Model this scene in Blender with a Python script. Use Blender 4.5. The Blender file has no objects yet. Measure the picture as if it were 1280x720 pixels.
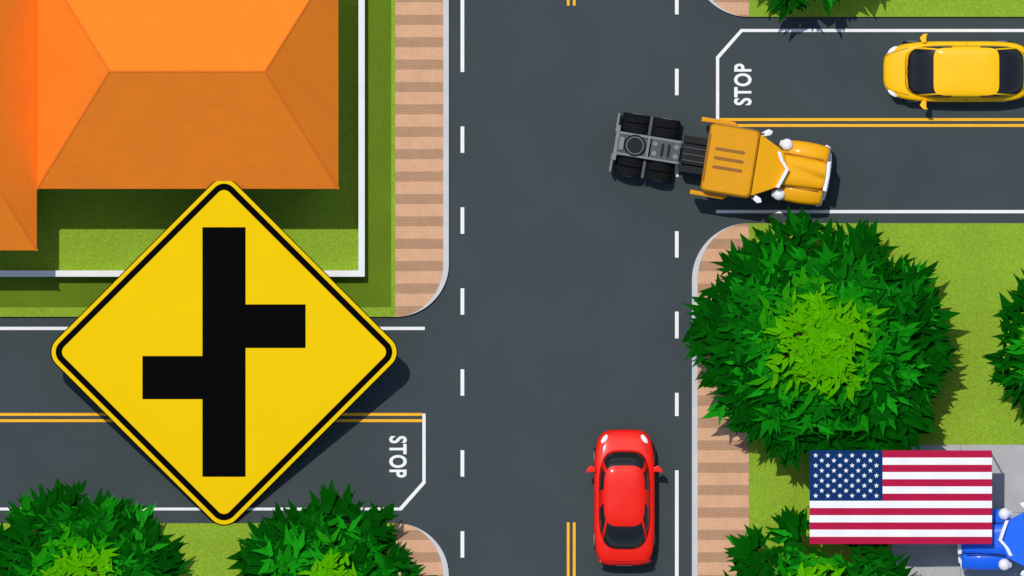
import bpy, bmesh, math, random
from mathutils import Vector, Matrix
from mathutils.bvhtree import BVHTree
random.seed(7)
S=0.0265                      # metres per plan unit
KZ=0.12                       # height of the kerbed blocks
FAR=6000
def X(u): return (u-640)*S
def Y(v): return (360-v)*S
scene=bpy.context.scene
col=scene.collection
def lin(h):
    h=h.lstrip('#'); o=[]
    for i in (0,2,4):
        c=int(h[i:i+2],16)/255
        o.append(c/12.92 if c<=.04045 else ((c+.055)/1.055)**2.4)
    return tuple(o)
# ---------------------------------------------------------------- materials
def nd(nt,t,**k):
    n=nt.nodes.new(t)
    for a,b in k.items(): setattr(n,a,b)
    return n
def mth(nt,op,a,b=None,c=None):
    n=nd(nt,'ShaderNodeMath',operation=op)
    for i,v in enumerate((a,b,c)):
        if v is None: continue
        if isinstance(v,(int,float)): n.inputs[i].default_value=v
        else: nt.links.new(v,n.inputs[i])
    return n.outputs[0]
def noise(nt,scale,detail=4,vec=None):
    n=nd(nt,'ShaderNodeTexNoise'); n.inputs['Scale'].default_value=scale; n.inputs['Detail'].default_value=detail
    if vec is None:
        tc=nd(nt,'ShaderNodeTexCoord'); vec=tc.outputs['Object']
    nt.links.new(vec,n.inputs['Vector']); return n.outputs[0]
def vary(nt,src,amt):
    m=nd(nt,'ShaderNodeMapRange'); m.inputs[1].default_value=.3; m.inputs[2].default_value=.7
    m.inputs[3].default_value=1-amt; m.inputs[4].default_value=1+amt
    nt.links.new(src,m.inputs[0]); return m.outputs[0]
def mat(name,c,rough=.7,fine=(60,.06),coarse=(1.2,.05),bump=0,metal=0,coat=0,extra=None,spec=.4,c2=None):
    if isinstance(c,str): c=lin(c)
    m=bpy.data.materials.new(name); m.use_nodes=True; nt=m.node_tree
    b=nt.nodes['Principled BSDF']
    b.inputs['Roughness'].default_value=rough; b.inputs['Metallic'].default_value=metal
    b.inputs['Coat Weight'].default_value=coat; b.inputs['Coat Roughness'].default_value=.12
    b.inputs['Specular IOR Level'].default_value=spec
    f=noise(nt,fine[0],3); g=noise(nt,coarse[0],4)
    v=mth(nt,'MULTIPLY',vary(nt,f,fine[1]),vary(nt,g,coarse[1]))
    if extra: v=mth(nt,'MULTIPLY',v,extra(nt))
    rgb=nd(nt,'ShaderNodeRGB'); rgb.outputs[0].default_value=(*c,1)
    src=rgb.outputs[0]
    if c2:
        f2,hexc,sc=c2
        mx=nd(nt,'ShaderNodeMix',data_type='RGBA'); mx.inputs[6].default_value=(*c,1); mx.inputs[7].default_value=(*lin(hexc),1)
        mr=nd(nt,'ShaderNodeMapRange'); mr.inputs[1].default_value=.42; mr.inputs[2].default_value=.62; mr.inputs[4].default_value=f2
        nt.links.new(noise(nt,sc,5),mr.inputs[0]); nt.links.new(mr.outputs[0],mx.inputs[0]); src=mx.outputs[2]
    vm=nd(nt,'ShaderNodeVectorMath',operation='SCALE')
    nt.links.new(src,vm.inputs[0]); nt.links.new(v,vm.inputs[3])
    nt.links.new(vm.outputs[0],b.inputs['Base Color'])
    if bump:
        bp=nd(nt,'ShaderNodeBump'); bp.inputs['Strength'].default_value=bump; bp.inputs['Distance'].default_value=.02
        nt.links.new(f,bp.inputs['Height']); nt.links.new(bp.outputs[0],b.inputs['Normal'])
    return m
def axis(nt,a):
    tc=nd(nt,'ShaderNodeTexCoord'); s=nd(nt,'ShaderNodeSeparateXYZ'); nt.links.new(tc.outputs['Object'],s.inputs[0])
    return s.outputs[a]
def bands(ax,period,duty,lo,hi=1.0,phase=0.):
    def f(nt):
        fr=mth(nt,'FRACT',mth(nt,'ADD',mth(nt,'DIVIDE',axis(nt,ax),period),phase+1000))
        lt=mth(nt,'LESS_THAN',fr,duty)
        return mth(nt,'ADD',mth(nt,'MULTIPLY',lt,lo-hi),hi)
    return f
M={}
M['asphalt']=mat('asphalt','#414a4c',.9,(45,.19),(.35,.07),.22,spec=.15)
M['paint_w']=mat('road_paint_white',(.86,.86,.85),.7,(30,.08),(3,.04),spec=.2)
M['paint_y']=mat('road_paint_yellow','#f7b722',.7,(30,.1),(3,.05),spec=.2)
M['grass']=mat('grass','#8aab30',.95,(22,.22),(.5,.07),.5,spec=.1,c2=(.4,'#7d9a29',9))
M['grass_shade']=mat('grass_painted_shade','#607a1b',.95,(24,.24),(.6,.07),.5,spec=.1)  # shadow-toned grass: the shade is put into the colour
M['kerb']=mat('kerb_concrete','#c9cbcb',.85,(30,.06),(2,.05),.2)
def pav(nt):
    fr=mth(nt,'FRACT',mth(nt,'ADD',mth(nt,'DIVIDE',axis(nt,1),.742),1000.25))
    lt=mth(nt,'LESS_THAN',fr,.45)
    a=mth(nt,'ADD',mth(nt,'MULTIPLY',lt,-.33),1.0)
    # fine joint lines between the paver courses
    j=mth(nt,'LESS_THAN',mth(nt,'FRACT',mth(nt,'ADD',mth(nt,'DIVIDE',axis(nt,1),.0928),1000)),.1)
    return mth(nt,'MULTIPLY',a,mth(nt,'SUBTRACT',1,mth(nt,'MULTIPLY',j,.1)))
M['paver']=mat('brick_paver','#d8aa86',.9,(28,.12),(2.5,.05),.2,extra=pav,spec=.15)
M['concrete']=mat('concrete','#b2b2b1',.9,(20,.08),(1.5,.07),.2)
M['wallw']=mat('white_render','#eceeee',.8,(20,.04),(2,.04),.1)
M['roof']=mat('orange_roof_tiles','#f78728',.9,(16,.05),(1.0,.03),.15,extra=bands(2,.18,.1,.95),spec=.05)
M['roofcap']=mat('roof_ridge_tiles','#ea7a26',.9,(16,.05),(1.0,.03),.15,spec=.1)
M['hwall']=mat('house_wall','#d9cdb8',.85,(20,.05),(1,.04),.1)
M['glass']=mat('dark_glass',(.012,.014,.016),.12,(3,.05),(1,.05),spec=.5)
M['timber']=mat('door_timber','#6b4426',.6)
M['red']=mat('red_car_paint','#f01c0a',.45,(300,.03),(2,.02),coat=.15,spec=.18)
M['yel']=mat('yellow_car_paint','#ffc204',.45,(300,.03),(2,.02),coat=.15,spec=.18)
M['dred']=mat('dark_red_seam','#7c0e06',.6)
M['dyel']=mat('dark_yellow_seam','#8c6400',.6)
M['trk']=mat('truck_yellow_paint','#f3ac08',.5,(200,.03),(2,.03),coat=.15,spec=.18)
M['trkd']=mat('truck_ochre_paint','#de9808',.55,(200,.03),(2,.03),coat=.08,spec=.15)
M['trkdd']=mat('truck_brown_trim','#8f5c10',.6)
M['blu']=mat('truck_blue_paint','#1668f0',.45,(200,.03),(2,.03),coat=.2,spec=.25)
M['blud']=mat('truck_deep_blue_paint','#0f52c8',.5,(200,.03),(2,.03),coat=.2,spec=.3)
M['bludd']=mat('truck_navy_trim','#0a2f78',.6)
M['rubber']=mat('tyre_rubber',(.009,.01,.011),.95,(40,.2),(3,.1),extra=bands(1,.07,.25,.35),spec=.15)
M['rubber2']=mat('car_tyre_rubber',(.014,.015,.016),.9,(40,.2),(3,.1),spec=.2)
M['steel']=mat('frame_steel','#55595c',.7,(30,.1),(4,.1),spec=.2)
M['steell']=mat('light_steel','#7e8285',.65,(30,.08),(4,.08),spec=.25)
M['dark']=mat('dark_metal','#1d2023',.7,(30,.15),(4,.1),spec=.2)
M['chrome']=mat('pale_chrome',(.82,.83,.84),.3,(30,.03),(4,.03),metal=.15)
M['lamp']=mat('lamp_lens',(.88,.9,.9),.15,(30,.03),(9,.05),coat=.5)
M['tail']=mat('tail_lens',(.35,.01,.01),.25)
M['bark']=mat('bark','#5a4330',.9,(30,.3),(4,.2),.6)
M['signy']=mat('sign_yellow','#ffd202',.6,(40,.015),(1,.015),spec=.1)
M['signb']=mat('sign_black',(.003,.003,.003),.9,(40,.05),(1,.05),spec=.02)
M['signs']=mat('sign_backing','#8d9295',.5,metal=.3)
M['fred']=mat('flag_red','#b31a42',.85,(150,.06),(2,.04),spec=.1)
M['fwh']=mat('flag_white',(.87,.87,.87),.85,(150,.04),(2,.03),spec=.1)
M['fbl']=mat('flag_blue','#0c3266',.85,(150,.06),(2,.04),spec=.1)
# leaf material: colour comes from a per-leaf attribute
lm=bpy.data.materials.new('foliage'); lm.use_nodes=True; nt=lm.node_tree
b=nt.nodes['Principled BSDF']; b.inputs['Roughness'].default_value=.85; b.inputs['Specular IOR Level'].default_value=.03
at=nd(nt,'ShaderNodeAttribute',attribute_name='leafcol'); vm=nd(nt,'ShaderNodeVectorMath',operation='SCALE')
nt.links.new(at.outputs['Color'],vm.inputs[0]); nt.links.new(vary(nt,noise(nt,8,3),.12),vm.inputs[3]); nt.links.new(vm.outputs[0],b.inputs['Base Color'])
M['leaf']=lm
# ---------------------------------------------------------------- mesh helpers
def link(o,parent=None):
    col.objects.link(o)
    if parent: 
        o.parent=parent
        if parent.get('worldkids'): o.matrix_parent_inverse=Matrix.Translation(-Vector(parent.location))
    return o
def empty(name,loc=(0,0,0),rot=0,world=True):
    e=bpy.data.objects.new(name,None); e.location=loc; e.rotation_euler=(0,0,rot); e.empty_display_size=.5
    if world: e['worldkids']=1
    col.objects.link(e); return e
def mk(name,verts,faces,mats,parent=None,mi=None,smooth=False,bevel=0,seg=2):
    me=bpy.data.meshes.new(name); me.from_pydata([tuple(v) for v in verts],[],faces)
    if not isinstance(mats,(list,tuple)): mats=[mats]
    for m in mats: me.materials.append(m)
    if mi: me.polygons.foreach_set('material_index',mi)
    bm=bmesh.new(); bm.from_mesh(me); bmesh.ops.recalc_face_normals(bm,faces=bm.faces); bm.to_mesh(me); bm.free()
    if smooth: me.polygons.foreach_set('use_smooth',[True]*len(me.polygons))
    me.update(); o=bpy.data.objects.new(name,me); link(o,parent)
    if bevel:
        md=o.modifiers.new('b','BEVEL'); md.width=bevel; md.segments=seg; md.limit_method='ANGLE'; md.angle_limit=math.radians(35)
        me.polygons.foreach_set('use_smooth',[True]*len(me.polygons))
        wn=o.modifiers.new('w','WEIGHTED_NORMAL'); wn.keep_sharp=True
    return o
def prism(name,pts,z0,z1,m,parent=None,bevel=0,plan=True,zf=None):
    P=[(X(a),Y(b)) if plan else (a,b) for a,b in pts]; n=len(P)
    t=(lambda p:z1) if zf is None else (lambda p:z1+zf(p))
    bo=(lambda p:z0) if zf is None else (lambda p:z0+zf(p))
    v=[(p[0],p[1],bo(p)) for p in P]+[(p[0],p[1],t(p)) for p in P]
    f=[list(range(n))[::-1],list(range(n,2*n))]+[[i,(i+1)%n,n+(i+1)%n,n+i] for i in range(n)]
    return mk(name,v,f,m,parent,bevel=bevel)
def sheet(name,polys,z,m,parent=None):
    v=[];f=[]
    for p in polys:
        k=len(v); v+=[(X(a),Y(b),z) for a,b in p]; f.append(list(range(k,k+len(p))))
    o=mk(name,v,f,m,parent)
    for p in o.data.polygons:
        if p.normal.z<0: p.flip()
    return o
def rect(x0,x1,y0,y1): return [(x0,y0),(x1,y0),(x1,y1),(x0,y1)]
def loft(name,rings,m,parent=None,smooth=True,cap=True,mi=None,mats=None):
    n=len(rings[0]); v=[p for r in rings for p in r]; f=[];idx=[]
    for k in range(len(rings)-1):
        for i in range(n):
            f.append([k*n+i,k*n+(i+1)%n,(k+1)*n+(i+1)%n,(k+1)*n+i]); idx.append(mi(k,i) if mi else 0)
    if cap:
        f.append(list(range(n))[::-1]); idx.append(0)
        f.append(list(range((len(rings)-1)*n,len(rings)*n))); idx.append(0)
    return mk(name,v,f,mats or m,parent,mi=idx,smooth=smooth)
def tube(name,p0,p1,r0,r1,m,parent=None,n=16,bevel=0,smooth=True):
    p0=Vector(p0);p1=Vector(p1);d=(p1-p0).normalized(); a=d.orthogonal().normalized(); b=d.cross(a)
    R=[]
    for p,r in((p0,r0),(p1,r1)):
        R.append([p+a*r*math.cos(2*math.pi*i/n)+b*r*math.sin(2*math.pi*i/n) for i in range(n)])
    v=R[0]+R[1]; f=[[i,(i+1)%n,n+(i+1)%n,n+i] for i in range(n)]+[list(range(n))[::-1],list(range(n,2*n))]
    return mk(name,v,f,m,parent,bevel=bevel)
def ball(name,c,s,m,parent=None,rot=0):
    bm=bmesh.new(); bmesh.ops.create_uvsphere(bm,u_segments=24,v_segments=12,radius=1)
    bmesh.ops.transform(bm,matrix=Matrix.Translation(c)@Matrix.Rotation(rot,4,'Z')@Matrix.Diagonal((*s,1)),verts=bm.verts)
    me=bpy.data.meshes.new(name); bm.to_mesh(me); bm.free(); me.materials.append(m)
    me.polygons.foreach_set('use_smooth',[True]*len(me.polygons))
    return link(bpy.data.objects.new(name,me),parent)
# ---------------------------------------------------------------- ground, roads, blocks
R=1500
mk('ground',[(-R,-R,-.03),(R,-R,-.03),(R,R,-.03),(-R,R,-.03)],[[0,1,2,3]],M['grass'])
sheet('road',[rect(-FAR,FAR,-FAR,FAR)],0,M['asphalt'])
def arc(cx,cy,rx,ry,a0,a1,n=24):
    return [(cx+rx*math.cos(math.radians(a0+(a1-a0)*i/n)),cy+ry*math.sin(math.radians(a0+(a1-a0)*i/n))) for i in range(n+1)]
def block(cx,cy,ye,sx,sy):
    """cx inner pavement line; cy centre of corner; ye block edge; sx side of road, sy away direction"""
    r=abs(ye-cy); k=60 if sx>0 else 64; ko=67 if sx>0 else 71
    a0,a1=(0,90) if sx>0 else (180,90)
    if sy<0: pass
    else: a0,a1=-a0,-a1
    inn=arc(cx,cy,k,r,a0,a1); out=arc(cx,cy,ko,r,a0,a1)
    far=FAR*sy
    kx=cx+sx*k; kox=cx+sx*ko
    pave=prism('sidewalk',[(cx,far),(kx,far)]+inn,-.02,KZ,M['paver'])
    kerb=prism('kerb',[(kx+sx*.05,far),(kox,far)]+out[:-1]+[(cx,ye+(.3*(-sy)))]+[(p[0]+sx*.05,p[1]) for p in inn[::-1][1:]],-.02,KZ+.012,M['kerb'])
    g=prism('grass_lawn',[(cx-sx*.05,far),(cx-sx*.05,ye),(-sx*FAR,ye),(-sx*FAR,far)],-.02,KZ+.001,M['grass'])
block(494,330,396,1,-1); block(494,720,654,1,1)
block(936,-50,21,-1,-1); block(936,350,279,-1,1)
sheet('painted_shade_strip',[[(456,-FAR),(489,-FAR),(489,384),(-FAR,384),(-FAR,346),(456,346)]],KZ+.006,M['grass_shade'])  # painted shadow of house and wall, darker grass sheet outside the wall
sheet('concrete_yard',[rect(1115,FAR,556,FAR)],KZ+.006,M['concrete'])
# concrete joints
sheet('yard_joint',[rect(1115,FAR,y,y+.8) for y in (640,724,808)]+[rect(x,x+.8,556,FAR) for x in (1200,1285,1370)],KZ+.0095,mat('joint','#85888a'))
# markings
Z=.004
def dashes(x,ys): return [rect(x-2.3,x+2.3,a,b) for a,b in ys]
white=dashes(578,[(-FAR,90)]+[(158+101.2*i,191+101.2*i) for i in range(6)]+[(765,FAR)])
white+=dashes(846,[(-FAR,-50),(-15,18),(86,119),(188,221),(289,322),(389.5,423),(491,520),(588,FAR)])
white+=[rect(-FAR,531,408.5,412.5),[(528,517),(532,517),(532,604),(528,602)],[(528,602),(532,604),(502,638),(-FAR,638),(-FAR,634.5),(499,634.5)]]
white+=[rect(895,FAR,262.5,266.5),[(895,150),(899,150),(899,73),(928,40),(FAR,40),(FAR,36.2),(926,36.2),(895,71)]]
sheet('road_marking',white,Z,M['paint_w'])
yel=[]
for a,b in((-FAR,7),(653,FAR)): yel+=[rect(708.5,712,a,b),rect(716,719.5,a,b)]
for a in(516.2,524): yel.append(rect(-FAR,527.8,a,a+3.6))
for a in(147.6,155): yel.append(rect(899.2,FAR,a,a+3.6))
sheet('centre_line',yel,Z,M['paint_y'])
def stop(cx,cy,L,H,rot):
    c=bpy.data.curves.new('t','FONT'); c.body='STOP'; c.size=1; c.offset=.028; c.space_character=1.08; c.resolution_u=6
    o=bpy.data.objects.new('t',c); col.objects.link(o)
    dg=bpy.context.evaluated_depsgraph_get(); me=bpy.data.meshes.new_from_object(o.evaluated_get(dg))
    bpy.data.objects.remove(o)
    xs=[v.co.x for v in me.vertices]; ys=[v.co.y for v in me.vertices]
    for v in me.vertices:
        u=((v.co.x-min(xs))/(max(xs)-min(xs))-.5)*L*S; w=((v.co.y-min(ys))/(max(ys)-min(ys))-.5)*H*S
        v.co=(u,w,0)
    me.materials.clear(); me.materials.append(M['paint_w'])
    q=bpy.data.objects.new('stop_road_marking',me); q.location=(X(cx),Y(cy),Z); q.rotation_euler=(0,0,rot); col.objects.link(q)
stop(497.5,571,52,22,-math.pi/2); stop(928.5,105.5,52,22,math.pi/2)
# ---------------------------------------------------------------- garden wall
gw=prism('garden_wall',[(448,-FAR/4),(456,-FAR/4),(456,346),(-FAR/4,346),(-FAR/4,338),(448,338)],KZ,KZ+.6,M['wallw'],bevel=.012)
# ---------------------------------------------------------------- house
E=KZ+3.7
house=empty('house_with_orange_roof',(X(200),Y(89),KZ))
def hip(name,x0,x1,y0,y1,ra,rb,rise,ns):
    """ra, rb ridge ends (plan)"""
    th=.16
    c=[(x0,y0),(x1,y0),(x1,y1),(x0,y1)]
    v=[(X(a),Y(b),E-th) for a,b in c]+[(X(a),Y(b),E) for a,b in c]+[(X(ra[0]),Y(ra[1]),E+rise),(X(rb[0]),Y(rb[1]),E+rise)]
    f=[[0,1,2,3],[0,1,5,4],[1,2,6,5],[2,3,7,6],[3,0,4,7]]
    if ns: f+=[[4,5,9,8],[5,6,9],[6,7,8,9],[7,4,8]]     # ridge along x: ra west, rb east
    else: f+=[[4,5,8],[5,6,9,8],[6,7,9],[7,4,8,9]]      # ridge along y: ra north, rb south
    mk(name,v,f,M['roof'],house)
    for k,(p,q) in enumerate([(8,9)]+([(4,8),(5,9),(6,9),(7,8)] if ns else [(4,8),(5,8),(6,9),(7,9)])):
        tube(name+'_cap_%d'%k,Vector(v[p])-Vector((0,0,.035)),Vector(v[q])-Vector((0,0,.035)),.045,.045,M['roofcap'],house,8)
hip('roof',46.3,423,-58,236,(137,89),(331,89),2.75,True)
hip('wing_roof',-228,46,-420,313,(-91,-199),(-91,92),4.1,False)
prism('walls',[(60,-44),(409,-44),(409,222),(60,222)],KZ,E-.162,M['hwall'],house)
prism('wing_walls',[(-214,-406),(32,-406),(32,299),(-214,299)],KZ,E-.162,M['hwall'],house)
for i,xx in enumerate((110,190,330)):
    prism('window_frame_%d'%i,rect(xx-24,xx+24,222,224.5),KZ+.95,KZ+2.35,M['wallw'],house)
    prism('window_%d'%i,rect(xx-21,xx+21,224.5,225.3),KZ+1.03,KZ+2.27,M['glass'],house)
prism('door',rect(240,280,222,224.5),KZ,KZ+2.2,M['timber'],house)
for i,yy in enumerate((20,130)):
    prism('side_window_frame_%d'%i,rect(409,411.5,yy-24,yy+24),KZ+.95,KZ+2.35,M['wallw'],house)
    prism('side_window_%d'%i,rect(411.5,412.3,yy-21,yy+21),KZ+1.03,KZ+2.27,M['glass'],house)
prism('wing_window',rect(-130,-50,299,301.5),KZ+.95,KZ+2.35,M['glass'],house)
# ---------------------------------------------------------------- traffic sign (leans from the ground up over the eave)
sign=empty('traffic_sign',(X(280),Y(440),0))
zb=.12; ze=E+.09     # height at the foot, height where it crosses the eave
def sz(p): return zb+(p[1]-Y(659))/(Y(236)-Y(659))*(ze-zb)
def diamond(d):
    D=226-math.sqrt(2)*d; r=max(3,22-d*.9); cd=D-math.sqrt(2)*r; out=[]
    for k,(ux,uy) in enumerate(((1,0),(0,1),(-1,0),(0,-1))):
        for j in range(13):
            a=math.radians(90*k-45+90*j/12); out.append((280+ux*cd+r*math.cos(a),440+uy*cd+r*math.sin(a)))
    return out
def ring(name,d0,d1,z,m):
    A=diamond(d0);B=diamond(d1);n=len(A); v=[];
    for p in A+B: 
        w=(X(p[0]),Y(p[1])); v.append((*w,sz(w)+z))
    mk(name,v,[[i,(i+1)%n,n+(i+1)%n,n+i] for i in range(n)],m,sign)
def plate(name,pts,z,m):
    v=[(X(a),Y(b),sz((X(a),Y(b)))+z) for a,b in pts]; mk(name,v,[list(range(len(v)))],m,sign)
prism('backing_plate',diamond(0),-.04,0,M['signb'],sign,zf=sz)
plate('face',diamond(1.2),.004,M['signy'])
ring('border',6.2,13.8,.008,M['signb'])
plate('junction_symbol',[(253,284),(307,284),(307,380.5),(382,380.5),(382,435),(307,435),(307,596),(253,596),(253,499),(178,499),(178,445),(253,445)],.008,M['signb'])
for k,(a,b2) in enumerate(((150,440),(410,440),(280,600),(280,310))):
    w=(X(a),Y(b2)); g=KZ if b2<396 else 0
    tube('post_%d'%k,(*w,g),(*w,sz(w)-.04),.06,.06,M['signs'],sign)
for k,b2 in enumerate((380,500)):
    a0,a1=Vector((X(120),Y(b2))),Vector((X(440),Y(b2)))
    z=sz((0,Y(b2)))-.11; tube('rail_%d'%k,(a0.x+.9,a0.y,z),(a1.x-.9,a1.y,z),.04,.04,M['signs'],sign)
# ---------------------------------------------------------------- flag on a frame
FZ=2.2; fx0,fx1,fy0,fy1=1012,1240,563,680
flag=empty('american_flag',(X(1126),Y(621),KZ))
def fz(x,y): return FZ+.018*math.sin(x*2.1+y*.9)+.012*math.sin(x*4.3-y*1.7)
nc=100; sh=(fy1-fy0)/13; v=[];f=[];mi=[]
SUB=3; nr=13*SUB
for j in range(nr+1):
    for i in range(nc+1):
        px=fx0+(fx1-fx0)*i/nc; py=fy0+(fy1-fy0)*j/nr; v.append((X(px),Y(py),fz(X(px),Y(py))))
for j in range(nr):
    s=j//SUB
    for i in range(nc):
        a=j*(nc+1)+i; f.append([a,a+nc+1,a+nc+2,a+1]); mi.append(2 if (s<7 and i<40) else (0 if s%2==0 else 1))
mk('cloth',v,f,[M['fred'],M['fwh'],M['fbl']],flag,mi=mi,smooth=True)
v=[];f=[]
cw=(fx1-fx0)*.4; ch=sh*7
for r in range(9):
    for c in range(6 if r%2==0 else 5):
        px=fx0+cw*((c*2+1+(r%2))/12); py=fy0+ch*(r+1)/10; k=len(v)
        v.append((X(px),Y(py),fz(X(px),Y(py))+.012))
        for q in range(10):
            rr=3.4 if q%2==0 else 1.35; a=math.radians(90+36*q); wx=X(px)+rr*S*math.cos(a); wy=Y(py)+rr*S*math.sin(a)
            v.append((wx,wy,fz(wx,wy)+.012))
        for q in range(10): f.append([k,k+1+q,k+1+(q+1)%10])
mk('stars',v,f,M['fwh'],flag)
for k,(a,b2) in enumerate(((fx0+2,fy0+2),(fx1-2,fy0+2),(fx0+2,fy1-2),(fx1-2,fy1-2))):
    tube('pole_%d'%k,(X(a),Y(b2),KZ),(X(a),Y(b2),FZ-.06),.025,.025,M['steell'],flag)
for k,b2 in enumerate((fy0+2,fy1-2)):
    tube('bar_%d'%k,(X(fx0+2),Y(b2),FZ-.07),(X(fx1-2),Y(b2),FZ-.07),.02,.02,M['steell'],flag)
# ---------------------------------------------------------------- trees
def tree(cx,cy,Rp,seed,n=1.0,core=.33):
    rnd=random.Random(seed); Rm=Rp*S; e=empty('broadleaf_tree',(X(cx),Y(cy),KZ)); wx,wy=X(cx),Y(cy)
    H=1.25; base=1.75
    lobes=[(rnd.uniform(0,6.28),rnd.uniform(.0,.08)) for _ in range(9)]
    def rad(a): return 1+sum(q*math.cos((i+2)*a+p) for i,(p,q) in enumerate(lobes))*.55
    # trunk and limbs
    pts=[Vector((wx,wy,KZ-.02)),Vector((wx+.05,wy-.03,KZ+1.0)),Vector((wx,wy+.04,KZ+1.7)),Vector((wx+.05,wy,KZ+2.5))]
    rs=[.27,.2,.15,.04]
    for i in range(3): tube('trunk_%d'%i,pts[i],pts[i+1]+Vector((0,0,.02)),rs[i],rs[i+1],M['bark'],e,12)
    for i in range(9):
        a=i*2.4; z0=KZ+1.0+.1*i; L=Rm*(.74-.04*i)
        m1=Vector((wx+.45*L*math.cos(a),wy+.45*L*math.sin(a),z0+.25)); m2=Vector((wx+L*math.cos(a+.2),wy+L*math.sin(a+.2),z0+.35))
        tube('limb_%da'%i,(wx,wy,z0),m1,.09,.06,M['bark'],e,8); tube('limb_%db'%i,m1,m2,.06,.015,M['bark'],e,8)
    V=[];F=[];C=[]
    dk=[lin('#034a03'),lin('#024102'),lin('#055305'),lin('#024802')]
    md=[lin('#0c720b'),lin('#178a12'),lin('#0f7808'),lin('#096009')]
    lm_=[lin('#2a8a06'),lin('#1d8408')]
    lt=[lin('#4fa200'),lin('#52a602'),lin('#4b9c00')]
    def leaf(p,a,tilt,L,w,c,roll,sk):
        d=Vector((math.cos(a)*math.cos(tilt),math.sin(a)*math.cos(tilt),math.sin(tilt)))
        s=Vector((-math.sin(a),math.cos(a),0)); s=(s*math.cos(roll)+d.cross(s)*math.sin(roll))
        q=[p,p+d*L*(.3+sk)+s*w*.5,p+d*L-Vector((0,0,L*.08)),p+d*L*(.3-sk)-s*w*.5]
        for t in q:
            if t.z<.3: t.z=.3
        # keep the foliage below the flag cloth
        for t in q:
            if X(fx0-10)<t.x<X(fx1+10) and Y(fy1+10)<t.y<Y(fy0-10) and t.z>FZ-.12: return
        k=len(V); V.extend(q); F.append([k,k+1,k+2]); F.append([k,k+2,k+3])
        g=rnd.uniform(.93,1.08); cc=(c[0]*g,c[1]*g,c[2]*g,1); C.extend([cc]*4)
    N=int(560*n*(Rm/4.2)**2)
    for i in range(N):
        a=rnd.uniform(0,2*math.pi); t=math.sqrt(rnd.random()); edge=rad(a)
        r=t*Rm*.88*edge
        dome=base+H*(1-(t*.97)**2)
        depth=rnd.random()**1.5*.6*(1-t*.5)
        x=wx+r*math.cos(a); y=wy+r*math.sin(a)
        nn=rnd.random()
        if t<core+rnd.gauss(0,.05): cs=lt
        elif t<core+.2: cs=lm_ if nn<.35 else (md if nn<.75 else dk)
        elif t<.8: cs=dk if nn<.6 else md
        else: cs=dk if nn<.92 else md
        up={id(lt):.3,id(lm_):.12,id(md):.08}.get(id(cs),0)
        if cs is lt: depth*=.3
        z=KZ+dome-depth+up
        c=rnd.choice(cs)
        for j in range(rnd.randint(6,9)):
            la=rnd.uniform(0,6.28) if t<.8 else a+rnd.gauss(0,1.2)
            L=rnd.uniform(.38,.82)*(1.1 if t>.8 else 1)*(.85 if cs is lt else 1)
            fl=.1 if cs is lt else .2
            leaf(Vector((x+rnd.gauss(0,.12),y+rnd.gauss(0,.12),z+rnd.gauss(0,.04))),la,rnd.uniform(-fl,fl),L,L*rnd.uniform(.24,.46),c,rnd.uniform(-fl,fl),rnd.uniform(-.18,.22))
    me=bpy.data.meshes.new('crown'); me.from_pydata([tuple(q) for q in V],[],F); me.materials.append(M['leaf'])
    ca=me.color_attributes.new('leafcol','FLOAT_COLOR','POINT'); ca.data.foreach_set('color',[q for c in C for q in c])
    link(bpy.data.objects.new('crown',me),e)
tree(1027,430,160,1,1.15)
tree(100,726,118,2); tree(412,732,110,3); tree(1022,748,116,4); tree(1322,430,82,5); tree(1010,-74,88,6)
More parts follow.
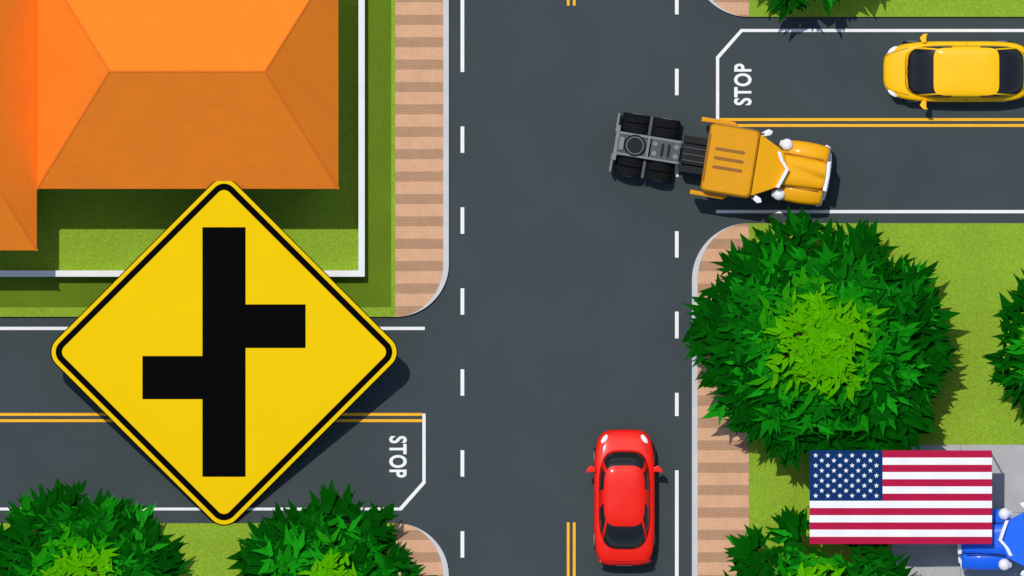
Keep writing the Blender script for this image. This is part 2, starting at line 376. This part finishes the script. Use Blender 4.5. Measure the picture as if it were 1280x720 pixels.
# ---------------------------------------------------------------- cars
def sel(a,b2,n,N,yc=0,nr=None):
    o=[]
    for i in range(N):
        t=2*math.pi*i/N; c,s=math.cos(t),math.sin(t); nn=n if s>=0 or nr is None else nr
        o.append((a*math.copysign(abs(c)**(2/nn),c),yc+b2*math.copysign(abs(s)**(2/nn),s)))
    return o
def car(name,cx,cy,rot,L,Wd,paint,seam,g0,g1,r0,r1,gw_,rw,nf=4.6,nrr=5.2,gn=3.6,zz=0,hl=(25,72,.2),rn=3.4,pill=(5,5)):
    """lengths in plan units; y forward; g0,g1 glasshouse front/rear; r0,r1 roof front/rear (measured from nose)"""
    e=empty(name,(X(cx),Y(cy),zz),rot,world=False); N=144
    a=Wd/2*S; b2=L/2*S
    def zt(y):
        t=y/b2; z=.93
        if t>.2: z-=.2*((t-.2)/.8)**1.7
        if t<-.6: z-=.07*((-.6-t)/.4)**1.5
        return z
    rings=[]
    for sx,sy,dz,absz in((.88,.93,0,.2),(.965,.975,0,.27),(.995,.995,0,.42),(1,1,0,.56),(.995,.998,-.16,None),(.98,.99,-.08,None),(.945,.972,-.03,None),(.88,.94,0,None),(.74,.86,.02,None),(.55,.72,.03,None),(.35,.5,.035,None),(.12,.2,.04,None)):
        o=sel(a*sx,b2*sy,nf,N,0,nrr); rings.append([(x,y,(absz if absz else zt(y)+dz)) for x,y in o])
    body=loft('body',rings,paint,e)
    fy=lambda d:(L/2-d)*S
    gc=(fy(g0)+fy(g1))/2; gb=(fy(g0)-fy(g1))/2; rc=(fy(r0)+fy(r1))/2; rb=(fy(r0)-fy(r1))/2
    R2=[]; zb_=.84; zr=1.4
    steps=[0,.12,.3,.5,.7,.88,1.0]
    for k,t in enumerate(steps):
        q=t; o1=sel(gw_/2*S,gb,gn,N,gc); o2=sel(rw/2*S,rb,rn,N,rc)
        zc=math.sin(t*math.pi/2)**.85
        R2.append([(p[0]*(1-q)+w[0]*q,p[1]*(1-q)+w[1]*q,zb_+(zr-zb_)*zc+(.0)) for p,w in zip(o1,o2)])
    for sx,dz in((.93,.028),(.75,.05),(.5,.062),(.25,.068),(.06,.07)):
        o2=sel(rw/2*S*sx,rb*sx,rn,N,rc); R2.append([(x,y,zr+dz) for x,y in o2])
    nb=len(steps)-1
    def mi(k,i):
        if k>=nb or k==0: return 0
        th=360*(i+.5)/N
        for c,hw in((38,pill[0]),(142,pill[0]),(220,pill[1]),(320,pill[1]),(0,1.6),(180,1.6),(360,1.6)):
            if abs(th-c)<hw: return 0
        return 1
    gh=loft('cabin',R2,None,e,mi=mi,mats=[paint,M['glass']])
    bvh=[]
    for o in(body,gh):
        bm=bmesh.new(); bm.from_mesh(o.data); bvh.append(BVHTree.FromBMesh(bm)); bm.free()
    def hz(x,y):
        z=0
        for t in bvh:
            h=t.ray_cast(Vector((x,y,5)),Vector((0,0,-1)))
            if h[0]: z=max(z,h[0].z)
        return z
    def strip(nm,pts,w,m,off=.004):
        P=[]
        for i in range(len(pts)-1):
            for j in range(6): 
                t=j/6; P.append(Vector(((pts[i][0]*(1-t)+pts[i+1][0]*t)*S,(fy(pts[i][1])*(1-t)+fy(pts[i+1][1])*t))))
        P.append(Vector((pts[-1][0]*S,fy(pts[-1][1])))); v=[]
        for i,p in enumerate(P):
            d=(P[min(i+1,len(P)-1)]-P[max(i-1,0)]).normalized(); nrm=Vector((-d.y,d.x))*w*S/2
            for q in(p+nrm,p-nrm): v.append((q.x,q.y,hz(q.x,q.y)+off))
        return mk(nm,v,[[2*i,2*i+1,2*i+3,2*i+2] for i in range(len(P)-1)],m,e)
    h=Wd/2
    for s in(-1,1):
        strip('hood_seam_%d'%s,[(s*h*.52,4),(s*h*.6,9),(s*h*.7,g0-6),(s*h*.78,g0+6)],.9,seam)
        strip('door_seam_%d'%s,[(s*h*.955,(r0+r1)/2),(s*h*.86,(r0+r1)/2)],.8,seam)
        # headlight, tail light
        lx,ly=s*hl[0]*S,fy(hl[1]); ball('headlight_%d'%s,(lx,ly,hz(lx,ly)-.015),(.085,.19,.05),M['lamp'],e,rot=s*hl[2])
        tx,ty=s*h*.74*S,fy(L-4.5); ball('taillight_%d'%s,(tx,ty,hz(tx,ty)-.03),(.16,.06,.06),M['tail'],e,rot=s*.35)
        # mirror: arm and housing
        my=g0+23
        prism('mirror_%d'%s,[(s*(h-2)*S,fy(my)),(s*(h+4)*S,fy(my-3.5)),(s*(h+9)*S,fy(my+1)),(s*(h+9.5)*S,fy(my+7)),(s*(h+6)*S,fy(my+5)),(s*(h-2)*S,fy(my+5))],.86,1.0,paint,e,bevel=.02,plan=False)
        for wn,wy in(('front',L*.2),('rear',L*.81)):
            w0=s*(a-.2); w1=s*(a-.005)
            tube('wheel_%s_%d'%(wn,s),(w0,fy(wy),.33),(w1,fy(wy),.33),.33,.33,M['rubber2'],e,28,bevel=.03)
            tube('hub_%s_%d'%(wn,s),(w1-s*.02,fy(wy),.33),(w1+s*.008,fy(wy),.33),.2,.19,M['chrome'],e,20)
    strip('boot_seam',[(-h*.62,L-6),(0,L-4.5),(h*.62,L-6)],.8,seam)
    # wipers
    strip('wiper_a',[(-2,g0+3.0),(h*.55,g0+7)],.7,M['dark'],.012); strip('wiper_b',[(-h*.6,g0+6),(-h*.05,g0+4)],.7,M['dark'],.012)
    # grille and plate
    prism('grille',[(-.42,b2*.985),(.42,b2*.985),(.36,b2+.012),(-.36,b2+.012)],.36,.52,M['dark'],e,plan=False)
    prism('number_plate',[(-.25,-b2-.012),(.25,-b2-.012),(.25,-b2*.98),(-.25,-b2*.98)],.5,.62,M['fwh'],e,plan=False)
car('red_car',780.5,622,0,170,76,M['red'],M['dred'],25,153,45,121,66,51,gn=3.6,hl=(25,12.5,.55),pill=(6,6),rn=4.2)
car('yellow_car',1195.5,89.5,math.pi/2,183,76,M['yel'],M['dyel'],26,180,63,145,67,60,nf=3.6,gn=4.6,rn=7,hl=(27,12,.6),pill=(6,6))
# ---------------------------------------------------------------- trucks
def truck(name,cx,cy,rot,p,pd,trim,zz=0):
    e=empty(name,(X(cx),Y(cy),zz),rot,world=False)
    def bx(nm,u0,u1,v0,v1,z0,z1,m,bev=.015):
        return prism(nm,[(u0*S,v0*S),(u1*S,v0*S),(u1*S,v1*S),(u0*S,v1*S)],z0,z1,m,e,bevel=bev,plan=False)
    def pl(nm,pts,z0,z1,m,bev=.02,zf=None): return prism(nm,[(a*S,b_*S) for a,b_ in pts],z0,z1,m,e,bevel=bev,plan=False,zf=zf)
    for s in(-1,1):
        bx('frame_rail_%d'%s,4,200,min(s*11,s*15),max(s*11,s*15),.72,.98,M['steel'])
        for k,u in enumerate((24,61)):
            for j,vv in enumerate((21.5,33.5)):
                tube('tyre_%d_%d_%d'%(s,k,j),(u*S,s*(vv-5.6)*S,.47),(u*S,s*(vv+5.6)*S,.47),.47,.47,M['rubber'],e,36,bevel=.03)
            tube('hub_%d_%d'%(s,k),(u*S,s*39*S,.47),(u*S,s*39.8*S,.47),.2,.16,M['steell'],e,20)
        bx('mudflap_bracket_%d'%s,0,2.5,min(s*14,s*37),max(s*14,s*37),.82,.9,M['steell'],.005)
        bx('mudflap_%d'%s,1,2,min(s*16,s*38),max(s*16,s*38),.25,.8,M['dark'],.003)
        tube('front_tyre_%d'%s,(238*S,s*24*S,.47),(238*S,s*35*S,.47),.47,.47,M['rubber'],e,36,bevel=.05)
        tube('front_hub_%d'%s,(238*S,s*35*S,.47),(238*S,s*35.6*S,.47),.22,.18,M['steell'],e,20)
        tube('fuel_tank_%d'%s,(122*S,s*33*S,.6),(172*S,s*33*S,.6),.28,.28,M['chrome'],e,24,bevel=.04)
    tube('axle_0',(24*S,-36*S,.47),(24*S,36*S,.47),.08,.08,M['dark'],e); tube('axle_1',(61*S,-36*S,.47),(61*S,36*S,.47),.08,.08,M['dark'],e)
    bx('rear_crossmember',1.5,6,-22,22,.78,1.02,M['steell'])
    bx('deck_plate',6,44,-14.5,14.5,.985,1.02,M['steel']); 
    for k,vv in enumerate((-13,13)): bx('deck_rib_%d'%k,6,84,vv-1.4,vv+1.4,1.02,1.07,M['steell'],.004)
    bx('deck_rib_c',42,45,-11.5,11.5,1.02,1.07,M['steell'],.004)
    tube('fifth_wheel',(27*S,0,1.02),(27*S,0,1.14),14*S,13*S,M['dark'],e,36,bevel=.01)
    tube('fifth_wheel_rim',(27*S,0,1.14),(27*S,0,1.15),11*S,11*S,M['steell'],e,32); tube('fifth_wheel_pin',(27*S,0,1.15),(27*S,0,1.165),10*S,10*S,M['dark'],e,32)
    bx('fifth_wheel_ramp',7,13,-8,8,1.02,1.1,M['steell'],.01)
    bx('suspension_box',47,84,-11.5,11.5,.98,1.08,M['steel'])
    for k,(u,vv) in enumerate(((52,6),(52,-6),(79,6),(79,-6))): tube('air_bag_%d'%k,(u*S,vv*S,1.08),(u*S,vv*S,1.12),.09,.08,M['steell'],e)
    bx('suspension_arm_a',60,63,-8,8,1.08,1.12,M['dark'],.004); bx('suspension_arm_b',68,71,-8,8,1.08,1.12,M['dark'],.004)
    for s in(-1,1): bx('cross_beam_%d'%s,40.5,44.5,min(s*15,s*39),max(s*15,s*39),.7,.8,M['steel'])
    bx('transmission',86,120,-13,13,.7,1.3,M['dark'],.05); bx('battery_box_a',86,117,14,23,.6,1.15,M['dark']); bx('battery_box_b',86,117,-23,-14,.6,1.15,M['dark'])
    for k,vv in enumerate((-8,0,8)): bx('hose_tray_%d'%k,88,116,vv-.6,vv+.6,1.3,1.35,M['steel'],.01)
    # cab
    ty=2.3
    def cab(nm,lv,m):
        rings=[]
        for z,pts in lv: rings.append([(a*S,b_*S,z if not callable(z) else z(a)) for a,b_ in pts])
        return loft(nm,rings,m,e,smooth=False)
    def rc(u0,u1,v,r=6,w1=None):
        w1=w1 or v; o=[]
        for cu,cv,a0 in((u1-r,w1-r,0),(u0+r,v-r,90),(u0+r,-v+r,180),(u1-r,-w1+r,270)):
            for j in range(7):
                a=math.radians(a0+15*j); o.append((cu+r*math.cos(a),cv+r*math.sin(a)))
        return o
    c=cab('sleeper_cab',[(.75,rc(117,179,41)),(1.4,rc(116,180,43)),(2.0,rc(116,180,43)),(2.22,rc(117,179,42)),(ty,rc(119,177,40))],pd)
    md=c.modifiers.new('b','BEVEL'); md.width=.02; md.limit_method='ANGLE'; md.angle_limit=math.radians(25); md.segments=2
    for k,vv in enumerate((12.5,1,-10.5)): pl('roof_slot_%d'%k,[(128,vv-2),(163,vv-2),(165,vv),(163,vv+2),(128,vv+2),(126,vv)],ty-.02,ty+.012,trim,.004)
    pl('roof_edge',[(117.5,-30),(119,-30),(119,30),(117.5,30)],2.0,2.33,trim,.003)
    for s in(-1,1):
        pl('side_fairing_%d'%s,[(104,s*43),(104,s*49),(146,s*49),(152,s*44),(118,s*43.5)],.75,1.75,pd,.03)
        pl('side_window_%d'%s,[(150,s*42.6),(172,s*42.6),(172,s*43.3),(150,s*43.3)],1.5,1.95,M['glass'],.003)
    # tapered nose cowl from cab to bonnet
    cw=pl('cowl',[(180.2,-39),(180.2,39),(196,31),(212,22.5),(220,2),(212,-22.5),(196,-31)],0,0,p,.0)
    me=cw.data; n=7
    for i,vv in enumerate(me.vertices):
        u=vv.co.x/S; vv.co.z=.8 if i<n else 2.1-.36*(u-180)/40
    cb=cw.modifiers.new('b','BEVEL'); cb.width=.03; cb.segments=2; cb.limit_method='ANGLE'
    # windscreen trim chevron, sits on the cowl / bonnet join
    A=[(206,21),(211,11),(219.5,1),(215.5,-11),(211,-23.5)]
    v=[]
    for u,vv in A:
        for du,zq in((-2,.0),(2.4,.0),(-2,-.5),(2.4,-.5)): v.append(((u+du)*S,vv*S,1.94+zq))
    f=[]
    for i in range(len(A)-1):
        a=4*i;b_=a+4; f+=[[a,a+1,b_+1,b_],[a+1,a+3,b_+3,b_+1],[a+2,a,b_,b_+2],[a+3,a+2,b_+2,b_+3]]
    f+=[[0,2,3,1],[16,17,19,18]]
    mk('windscreen_trim',v,f,M['chrome'],e)
    # bonnet and mudguards
    hb=loft('bonnet',[[(a*S,b_*S,z-(max(0,a-212)/56*.12 if z>1 else 0)) for a,b_ in rc(208,268,w,5,w-2)] for z,w in((.7,20),(1.4,20),(1.62,19),(1.69,16),(1.71,9))],p,e)
    for s in(-1,1):
        rr=[]
        for i in range(15):
            u=211+57*i/14; t=i/14
            top=1.15+.28*math.sin(math.pi*min(1,max(0,.12+.78*t)))**.6
            ow=33+6*math.sin(math.pi*min(1,(.1+.8*t)))**.5
            rr.append([(u*S,s*17*S,.8),(u*S,s*17*S,top+.04),(u*S,s*24*S,top+.04),(u*S,s*(ow-4)*S,top),(u*S,s*(ow-.8)*S,top-.1),(u*S,s*ow*S,top-.28),(u*S,s*ow*S,.72)])
        loft('mudguard_%d'%s,rr,p,e,smooth=True)
        pl('guard_seam_%d'%s,[(214,s*20.3),(262,s*19),(262,s*20.2),(214,s*21.5)],1.2,1.49,trim,.0)
        ball('headlight_%d'%s,(214.5*S,s*31.5*S,1.42),(.2,.2,.17),M['lamp'],e)
        tube('headlight_pod_%d'%s,(206*S,s*32*S,1.36),(214*S,s*31.5*S,1.4),.1,.18,M['chrome'],e)
        # mirrors
        tube('mirror_arm_%d'%s,(181*S,s*36*S,1.85),(193*S,s*44*S,1.9),.025,.025,M['chrome'],e,8)
        tube('mirror_arm_b_%d'%s,(181*S,s*41*S,1.7),(193*S,s*44*S,1.75),.025,.025,M['chrome'],e,8)
        pl('mirror_%d'%s,[(186,s*37),(193,s*40),(195,s*45),(189,s*47),(183,s*43)],1.65,2.0,M['chrome'],.02)
        pl('bumper_end_%d'%s,[(264,s*28),(270,s*28),(269,s*37),(263,s*39.5),(261.5,s*37)],.5,.98,M['chrome'],.02)
    pl('bumper',[(267,-30),(271.5,-30),(274,-14),(274,14),(271.5,30),(267,30)],.45,.85,M['chrome'],.02)
    pl('grille',[(267.5,-18.5),(272.5,-19),(273.5,0),(272.5,19),(267.5,18.5)],.86,1.52,M['chrome'],.02)
    for k in range(7): bx('grille_bar_%d'%k,272.6,274,-15+k*5-.6,-15+k*5+.6,.95,1.45,M['dark'],.002)
truck('yellow_semi_truck',767,177.5,-math.radians(9.2),M['trk'],M['trkd'],M['trkdd'])
truck('blue_semi_truck',1470,674,math.pi,M['blu'],M['blud'],M['bludd'],KZ+.006)
# ---------------------------------------------------------------- light, sky, camera
el=math.radians(67.5); az=math.radians(-29)   # sun in the north-north-west
d=Vector((math.sin(az)*math.cos(el),math.cos(az)*math.cos(el),math.sin(el)))
w=bpy.data.worlds.new('World'); scene.world=w; w.use_nodes=True; nt=w.node_tree
sk=nt.nodes.new('ShaderNodeTexSky'); sk.sky_type='NISHITA'; sk.sun_disc=False; sk.sun_elevation=el; sk.sun_rotation=az
nt.links.new(sk.outputs[0],nt.nodes['Background'].inputs[0]); nt.nodes['Background'].inputs[1].default_value=.115
sl=bpy.data.lights.new('sun','SUN'); sl.energy=2.65; sl.angle=math.radians(.5); sl.color=(1,.955,.88)
so=bpy.data.objects.new('sun',sl); so.rotation_euler=(-d).to_track_quat('-Z','Y').to_euler(); so.location=(0,0,30); col.objects.link(so)
cd=bpy.data.cameras.new('camera'); cd.type='ORTHO'; cd.ortho_scale=1280*S; cd.clip_end=5000
co=bpy.data.objects.new('camera',cd); co.location=(0,0,60); col.objects.link(co); scene.camera=co
scene.view_settings.view_transform='Standard'; scene.view_settings.look='None'; scene.view_settings.exposure=0
